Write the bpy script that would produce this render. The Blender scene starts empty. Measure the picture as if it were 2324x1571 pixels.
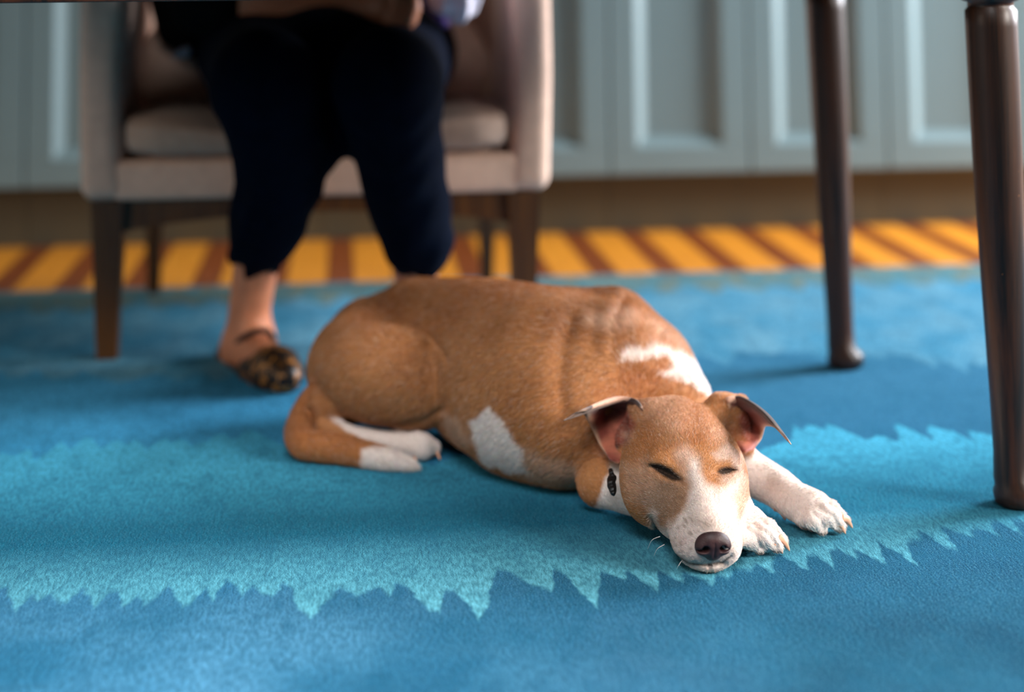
import bpy, bmesh, math, random
import numpy as np
from mathutils import Vector, Matrix

random.seed(7); np.random.seed(7)
VOX = 0.0018        # resolution of the sculpted animal surface (m)
SC = bpy.context.scene
COL = SC.collection

# ------------------------------------------------------------------ camera
F, CY, CX = 3800.0, -425.7, 1162.0
yaw, pit, roll, HC = .1024, .0824, .0091, .65
_w = np.array([math.sin(yaw)*math.cos(pit), math.cos(yaw)*math.cos(pit), math.sin(pit)])
_r = np.array([math.cos(yaw), -math.sin(yaw), 0.0]); _u = np.cross(_r, _w)
_c, _s = math.cos(roll), math.sin(roll)
CR = _r*_c-_u*_s; CU = _r*_s+_u*_c; CW = _w; CC = np.array([0, 0, HC])
cam = bpy.data.cameras.new('camera'); camo = bpy.data.objects.new('camera', cam); COL.objects.link(camo)
M4 = Matrix(((CR[0], CU[0], -CW[0], 0), (CR[1], CU[1], -CW[1], 0), (CR[2], CU[2], -CW[2], HC), (0, 0, 0, 1)))
camo.matrix_world = M4
cam.sensor_width = 36; cam.lens = F/2324*36; cam.shift_y = -(785.5-CY)/2324; cam.clip_start = .05
cam.dof.use_dof = True; cam.dof.focus_distance = 1.80; cam.dof.aperture_fstop = 1.75
SC.camera = camo

# ------------------------------------------------------------------ light
SC.view_settings.view_transform = 'Standard'; SC.view_settings.look = 'None'
SC.view_settings.exposure = 0.0; SC.view_settings.gamma = 1; SC.view_settings.use_curve_mapping = False
wd = bpy.data.worlds.new('world'); SC.world = wd; wd.use_nodes = True
wd.node_tree.nodes['Background'].inputs[0].default_value = (1.0, .93, .88, 1)
wd.node_tree.nodes['Background'].inputs[1].default_value = .020

def area(name, loc, target, sx, sy, power, color):
    l = bpy.data.lights.new(name, 'AREA'); l.shape = 'RECTANGLE'; l.size = sx; l.size_y = sy
    l.energy = power; l.color = color
    o = bpy.data.objects.new(name, l); COL.objects.link(o); o.location = loc
    o.rotation_euler = (Vector(target)-Vector(loc)).to_track_quat('-Z', 'Y').to_euler()
    return o
area('window_light_right', (3.9, 3.35, 1.65), (.3, 2.35, .1), 1.5, 1.5, 450, (.93, .94, 1.0))
ws = area('warm_fill_side', (3.2, .2, 1.5), (.25, 1.85, .1), 1.1, 1.1, 10, (1.0, .93, .86)); ws.data.spread = math.radians(36)  # warm fill added from the right front, narrowed onto the dog
fl = area('room_fill_left', (-2.4, .9, 1.3), (0, 2.9, .4), 1.4, 1.4, 2.6, (1.0, .84, .70)); fl.data.spread = math.radians(60)
wl = area('front_fill_near', (-.35, -.25, 2.5), (-.30, 1.50, .0), 1.5, 1.2, 10.5, (1.0, .98, .98)); wl.data.spread = math.radians(52)  # added front fill, beamed down to brighten the near rug

# ------------------------------------------------------------------ pixel rays to world points
def P(px, py, d): return CC+d*((px-CX)/F*CR-(py-CY)/F*CU+CW)
def ray(px, py): return (px-CX)/F*CR-(py-CY)/F*CU+CW
def PZ(px, py, z): v = ray(px, py); return CC+v*((z-HC)/v[2])
def PY(px, py, Y): v = ray(px, py); return CC+v*(Y/v[1])
def proj(p):
    q = np.asarray(p)-CC; d = q@CW
    return CX+F*(q@CR)/d, CY-F*(q@CU)/d, d

# ------------------------------------------------------------------ materials
def L(c): return tuple(((v/255)/12.92 if v/255 <= .04045 else ((v/255+.055)/1.055)**2.4) for v in c)
class NT:
    def __init__(s, name):
        s.m = bpy.data.materials.new(name); s.m.use_nodes = True; s.t = s.m.node_tree; s.n = s.t.nodes
        s.b = s.n['Principled BSDF']
    def add(s, ty, **k):
        n = s.n.new(ty)
        for a, v in k.items(): setattr(n, a, v)
        return n
    def link(s, a, b): s.t.links.new(a, b)
    def val(s, sock, v):
        if isinstance(v, bpy.types.NodeSocket): s.link(v, sock)
        else: sock.default_value = v
    def math(s, op, a, b=0.0, c=0.0, clamp=False):
        n = s.add('ShaderNodeMath', operation=op, use_clamp=clamp)
        s.val(n.inputs[0], a); s.val(n.inputs[1], b); s.val(n.inputs[2], c); return n.outputs[0]
    def mix(s, f, a, b, mode='MIX'):
        n = s.add('ShaderNodeMix', data_type='RGBA', blend_type=mode)
        s.val(n.inputs[0], f)
        for i, v in ((6, a), (7, b)):
            if isinstance(v, bpy.types.NodeSocket): s.link(v, n.inputs[i])
            else: n.inputs[i].default_value = (*v[:3], 1)
        return n.outputs[2]
    def pos(s): return s.add('ShaderNodeNewGeometry').outputs['Position']
    def objc(s): return s.add('ShaderNodeTexCoord').outputs['Object']
    def mapv(s, v, sc=(1, 1, 1), loc=(0, 0, 0)):
        n = s.add('ShaderNodeMapping'); s.link(v, n.inputs[0]); n.inputs['Scale'].default_value = sc; n.inputs['Location'].default_value = loc
        return n.outputs[0]
    def noise(s, v, scale, detail=3, rough=.5, dist=0):
        n = s.add('ShaderNodeTexNoise'); s.link(v, n.inputs['Vector']); n.inputs['Scale'].default_value = scale
        n.inputs['Detail'].default_value = detail; n.inputs['Roughness'].default_value = rough; n.inputs['Distortion'].default_value = dist
        return n.outputs[0]
    def remap(s, v, a, b, c=0.0, d=1.0):
        n = s.add('ShaderNodeMapRange'); s.link(v, n.inputs[0])
        for i, x in enumerate((a, b, c, d)): n.inputs[i+1].default_value = x
        return n.outputs[0]
    def sep(s, v): n = s.add('ShaderNodeSeparateXYZ'); s.link(v, n.inputs[0]); return n.outputs
    def bump(s, h, strength=.3, dist=.002):
        n = s.add('ShaderNodeBump'); n.inputs['Strength'].default_value = strength; n.inputs['Distance'].default_value = dist
        s.link(h, n.inputs['Height']); s.link(n.outputs[0], s.b.inputs['Normal'])
    def out(s, col=None, rough=.6, spec=.5, sheen=0, coat=0, sss=0):
        if col is not None:
            if isinstance(col, bpy.types.NodeSocket): s.link(col, s.b.inputs['Base Color'])
            else: s.b.inputs['Base Color'].default_value = (*col[:3], 1)
        s.val(s.b.inputs['Roughness'], rough); s.b.inputs['Specular IOR Level'].default_value = spec
        s.b.inputs['Sheen Weight'].default_value = sheen; s.b.inputs['Coat Weight'].default_value = coat
        if sss:
            s.b.inputs['Subsurface Weight'].default_value = sss; s.b.inputs['Subsurface Scale'].default_value = .004
        return s.m
def plain(name, rgb, rough=.6, var=.12, scale=30, bump=.0, spec=.5, sheen=0, coat=0, stretch=(1, 1, 1), sss=0):
    t = NT(name); c = L(rgb); v = t.mapv(t.objc(), stretch)
    n = t.noise(v, scale, 4)
    col = t.mix(t.remap(n, .3, .7), [x*(1-var) for x in c], [min(1, x*(1+var)) for x in c])
    if bump: t.bump(t.noise(v, scale*8, 3), bump)
    return t.out(col, rough, spec, sheen, coat, sss)

MAT = {}
MAT['paint'] = plain('sage_paint', (130, 156, 160), .38, .03, 3)
MAT['kick'] = plain('kick_paint', (92, 88, 70), .5, .05, 4)
MAT['wall'] = plain('wall_paint', (190, 195, 190), .8, .03, 3)
MAT['stone'] = plain('worktop_stone', (200, 198, 190), .25, .1, 12)
MAT['upholstery'] = plain('taupe_linen', (222, 188, 166), .85, .08, 60, .25, .25, .25)
MAT['cushion'] = plain('cushion_linen', (176, 150, 132), .85, .08, 60, .2, .25, .25)
MAT['trouser'] = plain('navy_cloth', (3, 9, 23), .9, .2, 40, .15, .04, .0)
MAT['black'] = plain('black_cloth', (5, 6, 6), .85, .2, 40, .15, .1)
MAT['skin'] = plain('leg_skin', (176, 122, 108), .5, .12, 25, .0, .4, sss=.1)
MAT['armskin'] = plain('arm_skin', (208, 136, 100), .5, .1, 25, .0, .4, sss=.1)
MAT['lavender'] = plain('lavender_cloth', (128, 98, 168), .85, .1, 30, .2, .3, .2)
MAT['white'] = plain('white_cloth', (226, 220, 232), .85, .05, 30, .2, .3, .2)
MAT['hair'] = plain('grey_hair', (120, 112, 104), .6, .3, 60, .3, stretch=(1, 1, .1))
MAT['claw'] = plain('claw_horn', (222, 168, 138), .35, .12, 90)
MAT['pad'] = plain('paw_pad', (70, 50, 42), .7, .2, 80, .3)
MAT['nose'] = None
MAT['sole'] = plain('shoe_sole', (14, 12, 12), .7, .1, 30)
MAT['strap'] = plain('shoe_strap', (52, 38, 30), .5, .1, 30)
MAT['tag'] = plain('black_leather', (12, 12, 13), .45, .2, 60, .4)
MAT['whisker'] = plain('whisker_hair', (235, 230, 225), .4, .02, 10)

def wood(name, dark, light, rough=.35, coat=.2, stretch=(14, 14, .8), knots=True):
    t = NT(name); v = t.mapv(t.objc(), stretch); a = t.noise(v, 3.0, 6, .6, .6)
    v2 = t.mapv(t.objc(), (stretch[0]*6, stretch[1]*6, stretch[2]*2)); b = t.noise(v2, 6, 4, .6)
    f = t.math('ADD', t.math('MULTIPLY', a, .7), t.math('MULTIPLY', b, .3))
    col = t.mix(t.remap(f, .38, .62), L(dark), L(light))
    sp = t.noise(t.objc(), 160, 2); col = t.mix(t.remap(sp, .76, .80, 0, .6), col, L((190, 130, 70)))
    t.bump(b, .15, .001)
    return t.out(col, rough, .45, 0, coat)
MAT['tablewood'] = wood('dark_walnut', (14, 8, 5), (70, 36, 14), .42, .05)
MAT['chairwood'] = wood('chair_wood', (50, 28, 8), (104, 64, 20), .45, .0)

# striped floorboards: light and dark boards running away from the camera
t = NT('striped_boards'); x, y, z = t.sep(t.pos())[:3]
ph = t.math('FRACT', t.math('MULTIPLY', t.math('ADD', x, .0025+.025+1.346*3), 1/.1346))
dark = t.math('LESS_THAN', ph, .40)
bid = t.math('FLOOR', t.math('MULTIPLY', t.math('ADD', x, .0025+.025+1.346*3), 1/.1346))
wn = t.add('ShaderNodeTexWhiteNoise', noise_dimensions='1D'); t.link(t.math('ADD', bid, t.math('MULTIPLY', dark, 77.3)), wn.inputs['W'])
g = t.noise(t.mapv(t.pos(), (60, 3, 1)), 3, 5, .6, .4)
lightc = t.mix(t.remap(g, .3, .7), L((205, 128, 28)), L((232, 156, 50)))
darkc = t.mix(t.remap(g, .3, .7), L((112, 52, 16)), L((142, 72, 28)))
col = t.mix(dark, lightc, darkc); col = t.mix(t.math('MULTIPLY', wn.outputs[0], .25), col, t.mix(dark, L((190, 108, 22)), L((96, 40, 14))))
edge = t.math('MINIMUM', t.math('ABSOLUTE', t.math('SUBTRACT', ph, .40)), t.math('MINIMUM', ph, t.math('SUBTRACT', 1.0, ph)))
col = t.mix(t.remap(edge, .006, .014, .6, 0), col, L((40, 20, 8)))
MAT['floor'] = t.out(col, t.remap(g, 0, 1, .28, .42), .45, 0, .0)

# ------------------------------------------------------------------ scene bookkeeping
def tag(o, label=None, cat=None, group=None, kind=None):
    if label: o['label'] = label
    if cat: o['category'] = cat
    if group: o['group'] = group
    if kind: o['kind'] = kind
    return o
def thing(name, label, cat, loc=(0, 0, 0), group=None):
    o = bpy.data.objects.new(name, None); COL.objects.link(o); o.location = loc; o.empty_display_size = .05
    return tag(o, label, cat, group)
def from_bm(name, bm, mat, parent=None, smooth=True):
    me = bpy.data.meshes.new(name); bm.normal_update(); bm.to_mesh(me); bm.free()
    if smooth: me.polygons.foreach_set('use_smooth', [True]*len(me.polygons))
    me.materials.append(mat)
    o = bpy.data.objects.new(name, me); COL.objects.link(o)
    if parent is not None:
        o.parent = parent; o.matrix_parent_inverse = Matrix.Translation(-Vector(parent.location)) if parent.parent is None else Matrix.Identity(4)
    return o
def adopt(o, parent):
    """parent o (built in world coordinates) without moving it"""
    o.parent = parent; o.matrix_parent_inverse = Matrix.Translation(-Vector(parent.location)) if parent.parent is None else Matrix.Identity(4)
    return o
def box_bm(x0, x1, y0, y1, z0, z1, bev=.0, seg=3, bm=None):
    own = bm is None; b = bmesh.new()
    bmesh.ops.create_cube(b, size=1)
    for v in b.verts: v.co = Vector(((x0+x1)/2+v.co.x*(x1-x0), (y0+y1)/2+v.co.y*(y1-y0), (z0+z1)/2+v.co.z*(z1-z0)))
    if bev: bmesh.ops.bevel(b, geom=b.edges[:], offset=bev, segments=seg, profile=.5, affect='EDGES')
    if own: return b
    me = bpy.data.meshes.new('t'); b.to_mesh(me); bm.from_mesh(me); bpy.data.meshes.remove(me); b.free(); return bm
def poly_bm(pts, y0, y1, bev=0, seg=3):
    """polygon of (x,z) points extruded along Y from y0 to y1"""
    b = bmesh.new(); vs = [b.verts.new((p[0], y0, p[1])) for p in pts]; f = b.faces.new(vs)
    r = bmesh.ops.extrude_face_region(b, geom=[f])
    for g in r['geom']:
        if isinstance(g, bmesh.types.BMVert): g.co.y = y1
    bmesh.ops.recalc_face_normals(b, faces=b.faces[:])
    if bev: bmesh.ops.bevel(b, geom=b.edges[:], offset=bev, segments=seg, profile=.5, affect='EDGES')
    return b
def loft_bm(rings, cap=True, bm=None):
    b = bm or bmesh.new(); rows = [[b.verts.new(tuple(p)) for p in r] for r in rings]
    n = len(rows[0])
    for i in range(len(rows)-1):
        for j in range(n): b.faces.new((rows[i][j], rows[i][(j+1) % n], rows[i+1][(j+1) % n], rows[i+1][j]))
    if cap:
        b.faces.new(rows[0][::-1]); b.faces.new(rows[-1])
    return b
def tube_bm(pts, rad, n=10, bm=None):
    pts = [np.array(p, float) for p in pts]; rings = []
    for i, p in enumerate(pts):
        t_ = pts[min(i+1, len(pts)-1)]-pts[max(i-1, 0)]; t_ /= np.linalg.norm(t_)+1e-9
        a = np.cross(t_, [0, 0, 1.0] if abs(t_[2]) < .9 else [1.0, 0, 0]); a /= np.linalg.norm(a); b_ = np.cross(t_, a)
        r = rad[i] if hasattr(rad, '__len__') else rad
        rings.append([p+r*(math.cos(2*math.pi*k/n)*a+math.sin(2*math.pi*k/n)*b_) for k in range(n)])
    return loft_bm(rings, True, bm)
def catmull(pts, m=6):
    pts = [np.array(p, float) for p in pts]; q = [2*pts[0]-pts[1]]+pts+[2*pts[-1]-pts[-2]]; out = []
    for i in range(1, len(q)-2):
        for k in range(m):
            t_ = k/m; a, b, c, d = q[i-1], q[i], q[i+1], q[i+2]
            out.append(.5*((2*b)+(c-a)*t_+(2*a-5*b+4*c-d)*t_**2+(3*b-a-3*c+d)*t_**3))
    out.append(pts[-1]); return out
def adoptall(parent, *objs):
    for o in objs: adopt(o, parent)

# ------------------------------------------------------------------ implicit sculpting
def cap(a, b, ra, rb=None, sc=None):
    a = np.array(a, np.float32); b = np.array(b, np.float32); rb = ra if rb is None else rb
    def f(p):
        ab = b-a; t_ = np.clip(((p-a)@ab)/(ab@ab+1e-12), 0, 1)
        return np.linalg.norm(p-a-t_[:, None]*ab, axis=1)-(ra+(rb-ra)*t_)
    return f
def frame(x=None, y=None, z=None):
    """rotation matrix with rows = local axes; give two approximate axes"""
    if y is not None and z is not None:
        y = np.array(y, float); y /= np.linalg.norm(y); z = np.array(z, float); x = np.cross(y, z); x /= np.linalg.norm(x); z = np.cross(x, y)
    else:
        x = np.array(x, float); x /= np.linalg.norm(x); z = np.array(z, float); y = np.cross(z, x); y /= np.linalg.norm(y); z = np.cross(x, y)
    return np.array([x, y, z], np.float32)
def ell(c, r, R=None):
    c = np.array(c, np.float32); r = np.array(r, np.float32)
    def f(p):
        q = p-c
        if R is not None: q = q@R.T
        k0 = np.linalg.norm(q/r, axis=1); k1 = np.linalg.norm(q/(r*r), axis=1)+1e-9
        return k0*(k0-1)/k1
    return f
def chain(pts, rads):
    fs = [cap(pts[i], pts[i+1], rads[i], rads[i+1]) for i in range(len(pts)-1)]
    def f(p):
        d = fs[0](p)
        for g_ in fs[1:]: d = np.minimum(d, g_(p))
        return d
    return f
class Body:
    def __init__(s): s.ops = []
    def add(s, f, k=.01): s.ops.append(('u', f, k))
    def sub(s, f, k=.006): s.ops.append(('s', f, k))
    def carve(s, f, depth, k): s.ops.append(('c', f, depth, k))   # shallow crease around the zero set of f
    def bulge(s, fn): s.ops.append(('b', fn))
    def __call__(s, p):
        d = np.full(len(p), 9., np.float32)
        for op in s.ops:
            if op[0] == 'b': d = d+op[1](p); continue
            e = op[1](p).astype(np.float32)
            if op[0] == 'u':
                k = op[2]; h = np.maximum(k-np.abs(d-e), 0)/k; d = np.minimum(d, e)-h*h*k*.25
            elif op[0] == 's':
                k = op[2]; e = -e; h = np.maximum(k-np.abs(d-e), 0)/k; d = np.maximum(d, e)+h*h*k*.25
            elif op[0] == 'c':
                d = d+op[2]*np.exp(-(e/op[3])**2)
        return np.maximum(d, -p[:, 2]-(-.0005))
def surface(fn, lo, hi, vox):
    """naive surface nets over a sparse band"""
    lo = np.array(lo, float); B = 8
    n = (np.ceil((np.array(hi)-lo)/vox/B).astype(int)+1)*B
    vol = np.full(n, .05, np.float32)
    nb = n//B; bi = np.stack(np.meshgrid(*[np.arange(k) for k in nb], indexing='ij'), -1).reshape(-1, 3)
    cen = (lo+(bi*B+B/2-.5)*vox).astype(np.float32)
    dc = np.concatenate([fn(c) for c in np.array_split(cen, max(1, len(cen)//200000))])
    near = np.abs(dc) < vox*B*1.25+.004
    far_in = (~near) & (dc < 0)
    vb = vol.reshape(nb[0], B, nb[1], B, nb[2], B)
    for i, j, k in bi[far_in]: vb[i, :, j, :, k, :] = -.05
    off = np.stack(np.meshgrid(*[np.arange(B)]*3, indexing='ij'), -1).reshape(-1, 3)
    bn = bi[near]
    for s in range(0, len(bn), 600):
        bb = bn[s:s+600]; pts = (lo+((bb[:, None]*B+off[None]).reshape(-1, 3))*vox).astype(np.float32)
        v = fn(pts).reshape(len(bb), B, B, B)
        for q, (i, j, k) in enumerate(bb): vb[i, :, j, :, k, :] = v[q]
    ins = vol < 0
    c8 = [(i, j, k) for i in (0, 1) for j in (0, 1) for k in (0, 1)]
    sl = lambda a, o: a[o[0]:a.shape[0]-1+o[0], o[1]:a.shape[1]-1+o[1], o[2]:a.shape[2]-1+o[2]]
    cnt = sum(sl(ins, o).astype(np.uint8) for o in c8)
    act = np.argwhere((cnt > 0) & (cnt < 8))
    idx = np.full(cnt.shape, -1, np.int32); idx[tuple(act.T)] = np.arange(len(act))
    acc = np.zeros((len(act), 3)); num = np.zeros(len(act))
    for a in c8:
        for ax in range(3):
            if a[ax]: continue
            b = list(a); b[ax] = 1
            va = vol[tuple((act+np.array(a)).T)]; v2 = vol[tuple((act+np.array(b)).T)]
            m = (va < 0) != (v2 < 0); t_ = np.where(m, va/(va-v2+1e-12), 0)
            p = np.tile(np.array(a, float), (len(act), 1)); p[:, ax] += t_
            acc += p*m[:, None]; num += m
    V = lo+(act+acc/num[:, None])*vox
    faces = []
    for ax in range(3):
        o1, o2 = [(1, 2), (2, 0), (0, 1)][ax]
        a = ins[tuple(slice(0, -1) if q == ax else slice(1, -1) for q in range(3))]
        b = ins[tuple(slice(1, None) if q == ax else slice(1, -1) for q in range(3))]
        e = np.argwhere(a != b); sgn = a[tuple(e.T)]
        base = e.copy()
        for q in range(3):
            if q != ax: base[:, q] += 1
        d1 = np.zeros(3, int); d1[o1] = 1; d2 = np.zeros(3, int); d2[o2] = 1
        q4 = np.stack([idx[tuple((base-d1-d2).T)], idx[tuple((base-d2).T)], idx[tuple(base.T)], idx[tuple((base-d1).T)]], 1)
        q4[~sgn] = q4[~sgn][:, ::-1]
        faces.append(q4)
    Fq = np.concatenate(faces); Fq = Fq[(Fq >= 0).all(1)]
    return V, Fq
def mesh_np(name, V, Fq, mat, smooth_iter=2):
    if smooth_iter:
        e = np.concatenate([Fq[:, [0, 1]], Fq[:, [1, 2]], Fq[:, [2, 3]], Fq[:, [3, 0]]])
        for _ in range(smooth_iter):
            s = np.zeros_like(V); c = np.zeros(len(V))
            for q in range(3):
                s[:, q] = np.bincount(e[:, 0], V[e[:, 1], q], len(V))+np.bincount(e[:, 1], V[e[:, 0], q], len(V))
            c = np.bincount(e[:, 0], minlength=len(V))+np.bincount(e[:, 1], minlength=len(V))
            V = V*.5+.5*s/c[:, None]
    me = bpy.data.meshes.new(name); me.from_pydata(V.tolist(), [], Fq.tolist()); me.update()
    me.polygons.foreach_set('use_smooth', np.ones(len(me.polygons), bool))
    me.materials.append(mat); o = bpy.data.objects.new(name, me); COL.objects.link(o); return o
def normals_of(me):
    n = np.zeros(len(me.vertices)*3, np.float32); me.vertex_normals.foreach_get('vector', n); return n.reshape(-1, 3)

#%%SETTING
# ------------------------------------------------------------------ the room
def S(o): o['kind'] = 'structure'; return o
S(from_bm('floor', box_bm(-3.2, 3.6, -1.5, 4.03, -.05, -.009), MAT['floor'], smooth=False))
S(from_bm('wall_back', box_bm(-3.2, 3.6, 4.50, 4.60, -.05, 2.6), MAT['wall'], smooth=False))
S(from_bm('wall_left', box_bm(-3.3, -3.2, -1.5, 4.60, -.05, 2.6), MAT['wall'], smooth=False))
YF, YK, ZB = 3.915, 3.955, .1286
PW, X0 = .3329, -.7084
def cabinet(k):
    """one two-door base cabinet; doors k and k+1"""
    xa, xb = X0+PW*k, X0+PW*(k+2)
    side = 'left' if k < 2 else 'right'
    root = thing('base_cabinet', CABL[k], 'cabinet', ((xa+xb)/2, YF+.3, 0), 'sage green base cabinets along the back wall')
    adopt(from_bm('carcass', box_bm(xa+.001, xb-.001, YF+.012, 4.495, ZB-.004, .86), MAT['paint'], smooth=False), root)
    adopt(from_bm('toe_kick', box_bm(xa+.001, xb-.001, YK, 4.49, -.009, ZB-.004), MAT['kick'], smooth=False), root)
    for q in (0, 1):
        a, b = xa+PW*q+.0025, xa+PW*(q+1)-.0025
        z0, z1, st = ZB, .845, .062
        bm = bmesh.new()
        box_bm(a, b, YF-.010, YF+.011, z0, z0+st, .002, 2, bm); box_bm(a, b, YF-.010, YF+.011, z1-st, z1, .002, 2, bm)
        box_bm(a, a+st, YF-.010, YF+.011, z0+st, z1-st, .0015, 2, bm); box_bm(b-st, b, YF-.010, YF+.011, z0+st, z1-st, .0015, 2, bm)
        d = adopt(from_bm('door', bm, MAT['paint'], smooth=False), root)
        # recessed field with a sloping moulding around it
        bm = bmesh.new(); m_ = .024
        o4 = [(a+st-.001, z0+st-.001), (b-st+.001, z0+st-.001), (b-st+.001, z1-st+.001), (a+st-.001, z1-st+.001)]
        i4 = [(a+st+m_, z0+st+m_), (b-st-m_, z0+st+m_), (b-st-m_, z1-st-m_), (a+st+m_, z1-st-m_)]
        yo, yi = YF-.007, YF+.009
        vo = [bm.verts.new((x_, yo, z_)) for x_, z_ in o4]; vi = [bm.verts.new((x_, yi, z_)) for x_, z_ in i4]
        for j in range(4): bm.faces.new((vo[j], vo[(j+1) % 4], vi[(j+1) % 4], vi[j]))
        bm.faces.new(vi); bmesh.ops.recalc_face_normals(bm, faces=bm.faces[:])
        bmesh.ops.solidify(bm, geom=bm.faces[:], thickness=.002)
        adopt(from_bm('door_panel', bm, MAT['paint'], smooth=False), d)
CABL = {-4: 'sage green base cabinet beyond the left edge of the frame',
        -2: 'sage green base cabinet at far left behind the armchair, lit most dimly',
        0: 'sage green base cabinet directly behind the left half of the armchair',
        2: 'sage green base cabinet behind the right half of the armchair and seated person',
        4: 'sage green base cabinet fully visible between the armchair and the far table leg',
        6: 'sage green base cabinet behind and between the two dark table legs',
        8: 'sage green base cabinet right of the near table leg'}
for k in (-2, 0, 2, 4, 6): cabinet(k)
w_ = from_bm('worktop', box_bm(X0-PW*2, X0+PW*8, YF-.03, 4.498, .862, .90, .004), MAT['stone'], smooth=False)
tag(w_, 'pale stone worktop lying across the row of sage green cabinets', 'worktop')

# ------------------------------------------------------------------ rug
def wpts(lst, ox, oy, s): return [PZ(ox+x_/s, oy+y_/s, 0)[:2] for x_, y_ in lst]
B4 = wpts([(30, 830), (65, 965), (140, 870), (175, 905), (232, 860), (265, 930), (370, 835), (410, 930), (525, 815), (518, 950), (600, 870), (640, 925), (740, 830),
           (820, 955), (895, 825), (940, 905), (1005, 785), (1060, 880), (1125, 820), (1175, 900), (1260, 800), (1345, 990), (1500, 830), (1600, 890),
           (1640, 805), (1700, 890), (1755, 795), (1920, 975), (1970, 815), (2115, 985), (2190, 750)], 0, 900, 1.937)
B4 += wpts([(105, 405), (120, 260), (320, 485), (345, 265), (440, 370), (475, 275), (610, 435), (600, 280), (720, 360), (740, 300), (865, 375), (880, 290), (935, 350), (960, 265), (1050, 335),
            (1040, 240), (1140, 325), (1150, 210), (1320, 305), (1290, 180), (1445, 315), (1400, 160), (1540, 270), (1500, 180), (1690, 285), (1620, 140),
            (1830, 290), (1740, 120), (1860, 200), (1800, 90), (2035, 240), (1925, 85), (2120, 160), (2040, 60), (2200, 150), (2150, 40), (2330, 140), (2250, 30)], 1200, 1150, 2.068)
B3 = wpts([(0, 250), (35, 215), (80, 262), (120, 225), (160, 290), (265, 195), (320, 240), (385, 170), (455, 238), (515, 180), (560, 225), (600, 185), (650, 250), (710, 172),
           (760, 215), (800, 180), (850, 225), (900, 185), (930, 215), (960, 150), (1030, 200), (1090, 140), (1150, 170)], 0, 900, 1.937)
B3 += wpts([(110, 965), (120, 880), (180, 912), (205, 868), (290, 915), (310, 868), (525, 965), (535, 868), (590, 930), (670, 858), (715, 982), (760, 925), (820, 848), (900, 970),
            (930, 920), (960, 895), (1060, 935), (1070, 905), (1110, 980), (1150, 905), (1180, 930), (1210, 885), (1300, 960), (1330, 900)], 1750, 600, 2.416)
B2 = wpts([(0, 500), (40, 480), (100, 530), (200, 478), (290, 520), (560, 500), (640, 535), (600, 490), (700, 560), (760, 500), (895, 565), (930, 520), (1095, 605), (1060, 540), (1180, 560)], 1750, 600, 2.416)
B2 += wpts([(20, 1400), (60, 1440), (130, 1370), (180, 1430), (250, 1380), (330, 1450), (400, 1370), (480, 1440), (560, 1390)], 0, 380, 3.021)
XA, XB = -.9, 1.6
def teeth(meas, base, amp, pitch, seed):
    rnd = random.Random(seed); m = sorted(((float(p[0]), float(p[1])) for p in meas)); out = []
    for p in m:
        if out and p[0]-out[-1][0] < .004: continue
        out.append(p)
    x_ = XA; fill = []; up = 1
    xs = np.array([p[0] for p in out]) if out else np.array([99.])
    while x_ < XB:
        if np.min(np.abs(xs-x_)) > pitch*1.1: fill.append((x_, base(x_)+up*amp*rnd.uniform(.3, 1)))
        up = -up; x_ += pitch*rnd.uniform(.6, 1.4)
    return sorted(out+fill)
B = [(1, teeth([], lambda x_: 3.22, .05, .04, 1)), (2, teeth(B2, lambda x_: 2.68, .05, .04, 2)), (3, teeth(B3, lambda x_: 2.27-.08*(x_+.6), .03, .03, 3)), (4, teeth(B4, lambda x_: 1.76, .03, .025, 4))]
t = NT('rug_wool'); pos = t.pos(); x, y, z = t.sep(pos)[:3]
wob = t.math('MULTIPLY', t.math('SUBTRACT', t.noise(pos, 90, 3), .5), .022)
wob2 = t.math('MULTIPLY', t.math('SUBTRACT', t.noise(pos, 30, 2), .5), .012)
xn = t.math('MULTIPLY', t.math('ADD', t.math('ADD', x, -XA), wob2), 1/(XB-XA))
def boundary(pts, soft):
    n = t.add('ShaderNodeFloatCurve'); cm = n.mapping; c = cm.curves[0]
    lo = min(p[1] for p in pts)-.01; hi = max(p[1] for p in pts)+.01
    P_ = [((p[0]-XA)/(XB-XA), (p[1]-lo)/(hi-lo)) for p in pts]; P_ = [p for p in P_ if 0.002 < p[0] < .998]
    P_ = [(0, P_[0][1])]+P_+[(1, P_[-1][1])]
    c.points[0].location = P_[0]; c.points[1].location = P_[-1]
    for p in P_[1:-1]: c.points.new(*p)
    for q in c.points: q.handle_type = 'VECTOR'
    cm.update(); t.link(xn, n.inputs['Value'])
    yb = t.math('ADD', t.math('MULTIPLY', n.outputs[0], hi-lo), lo)
    d = t.math('SUBTRACT', t.math('ADD', y, wob), yb)
    return t.remap(d, -soft, soft)       # 0 on the near side, 1 beyond
near = t.mix(t.remap(t.noise(pos, 5, 3), .35, .65), L((100, 178, 224)), L((52, 138, 184)))
tealmix = t.remap(x, -.15, .42); near = t.mix(t.math('MULTIPLY', tealmix, .96), near, t.mix(t.remap(t.noise(pos, 9, 3), .35, .65), L((34, 102, 134)), L((10, 72, 102))))
b34 = t.mix(t.remap(y, 1.73, 1.95), L((120, 214, 236)), L((16, 112, 142)))  # band's own deeper teal, darkened further to hold the dog's shadow
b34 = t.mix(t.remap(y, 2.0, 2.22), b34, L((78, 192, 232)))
b23 = t.mix(t.remap(y, 2.2, 2.6), L((54, 160, 214)), L((72, 170, 222)))
xr_ = t.remap(x, .25, .6); b23 = t.mix(xr_, b23, t.mix(t.remap(y, 2.15, 2.55), L((34, 110, 152)), L((62, 134, 176))))
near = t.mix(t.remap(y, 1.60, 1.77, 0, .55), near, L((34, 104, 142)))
b12 = t.mix(t.remap(t.noise(t.mapv(pos, (6, 3, 1)), 2, 2), .35, .65), L((120, 184, 214)), L((84, 166, 206)))
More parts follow.
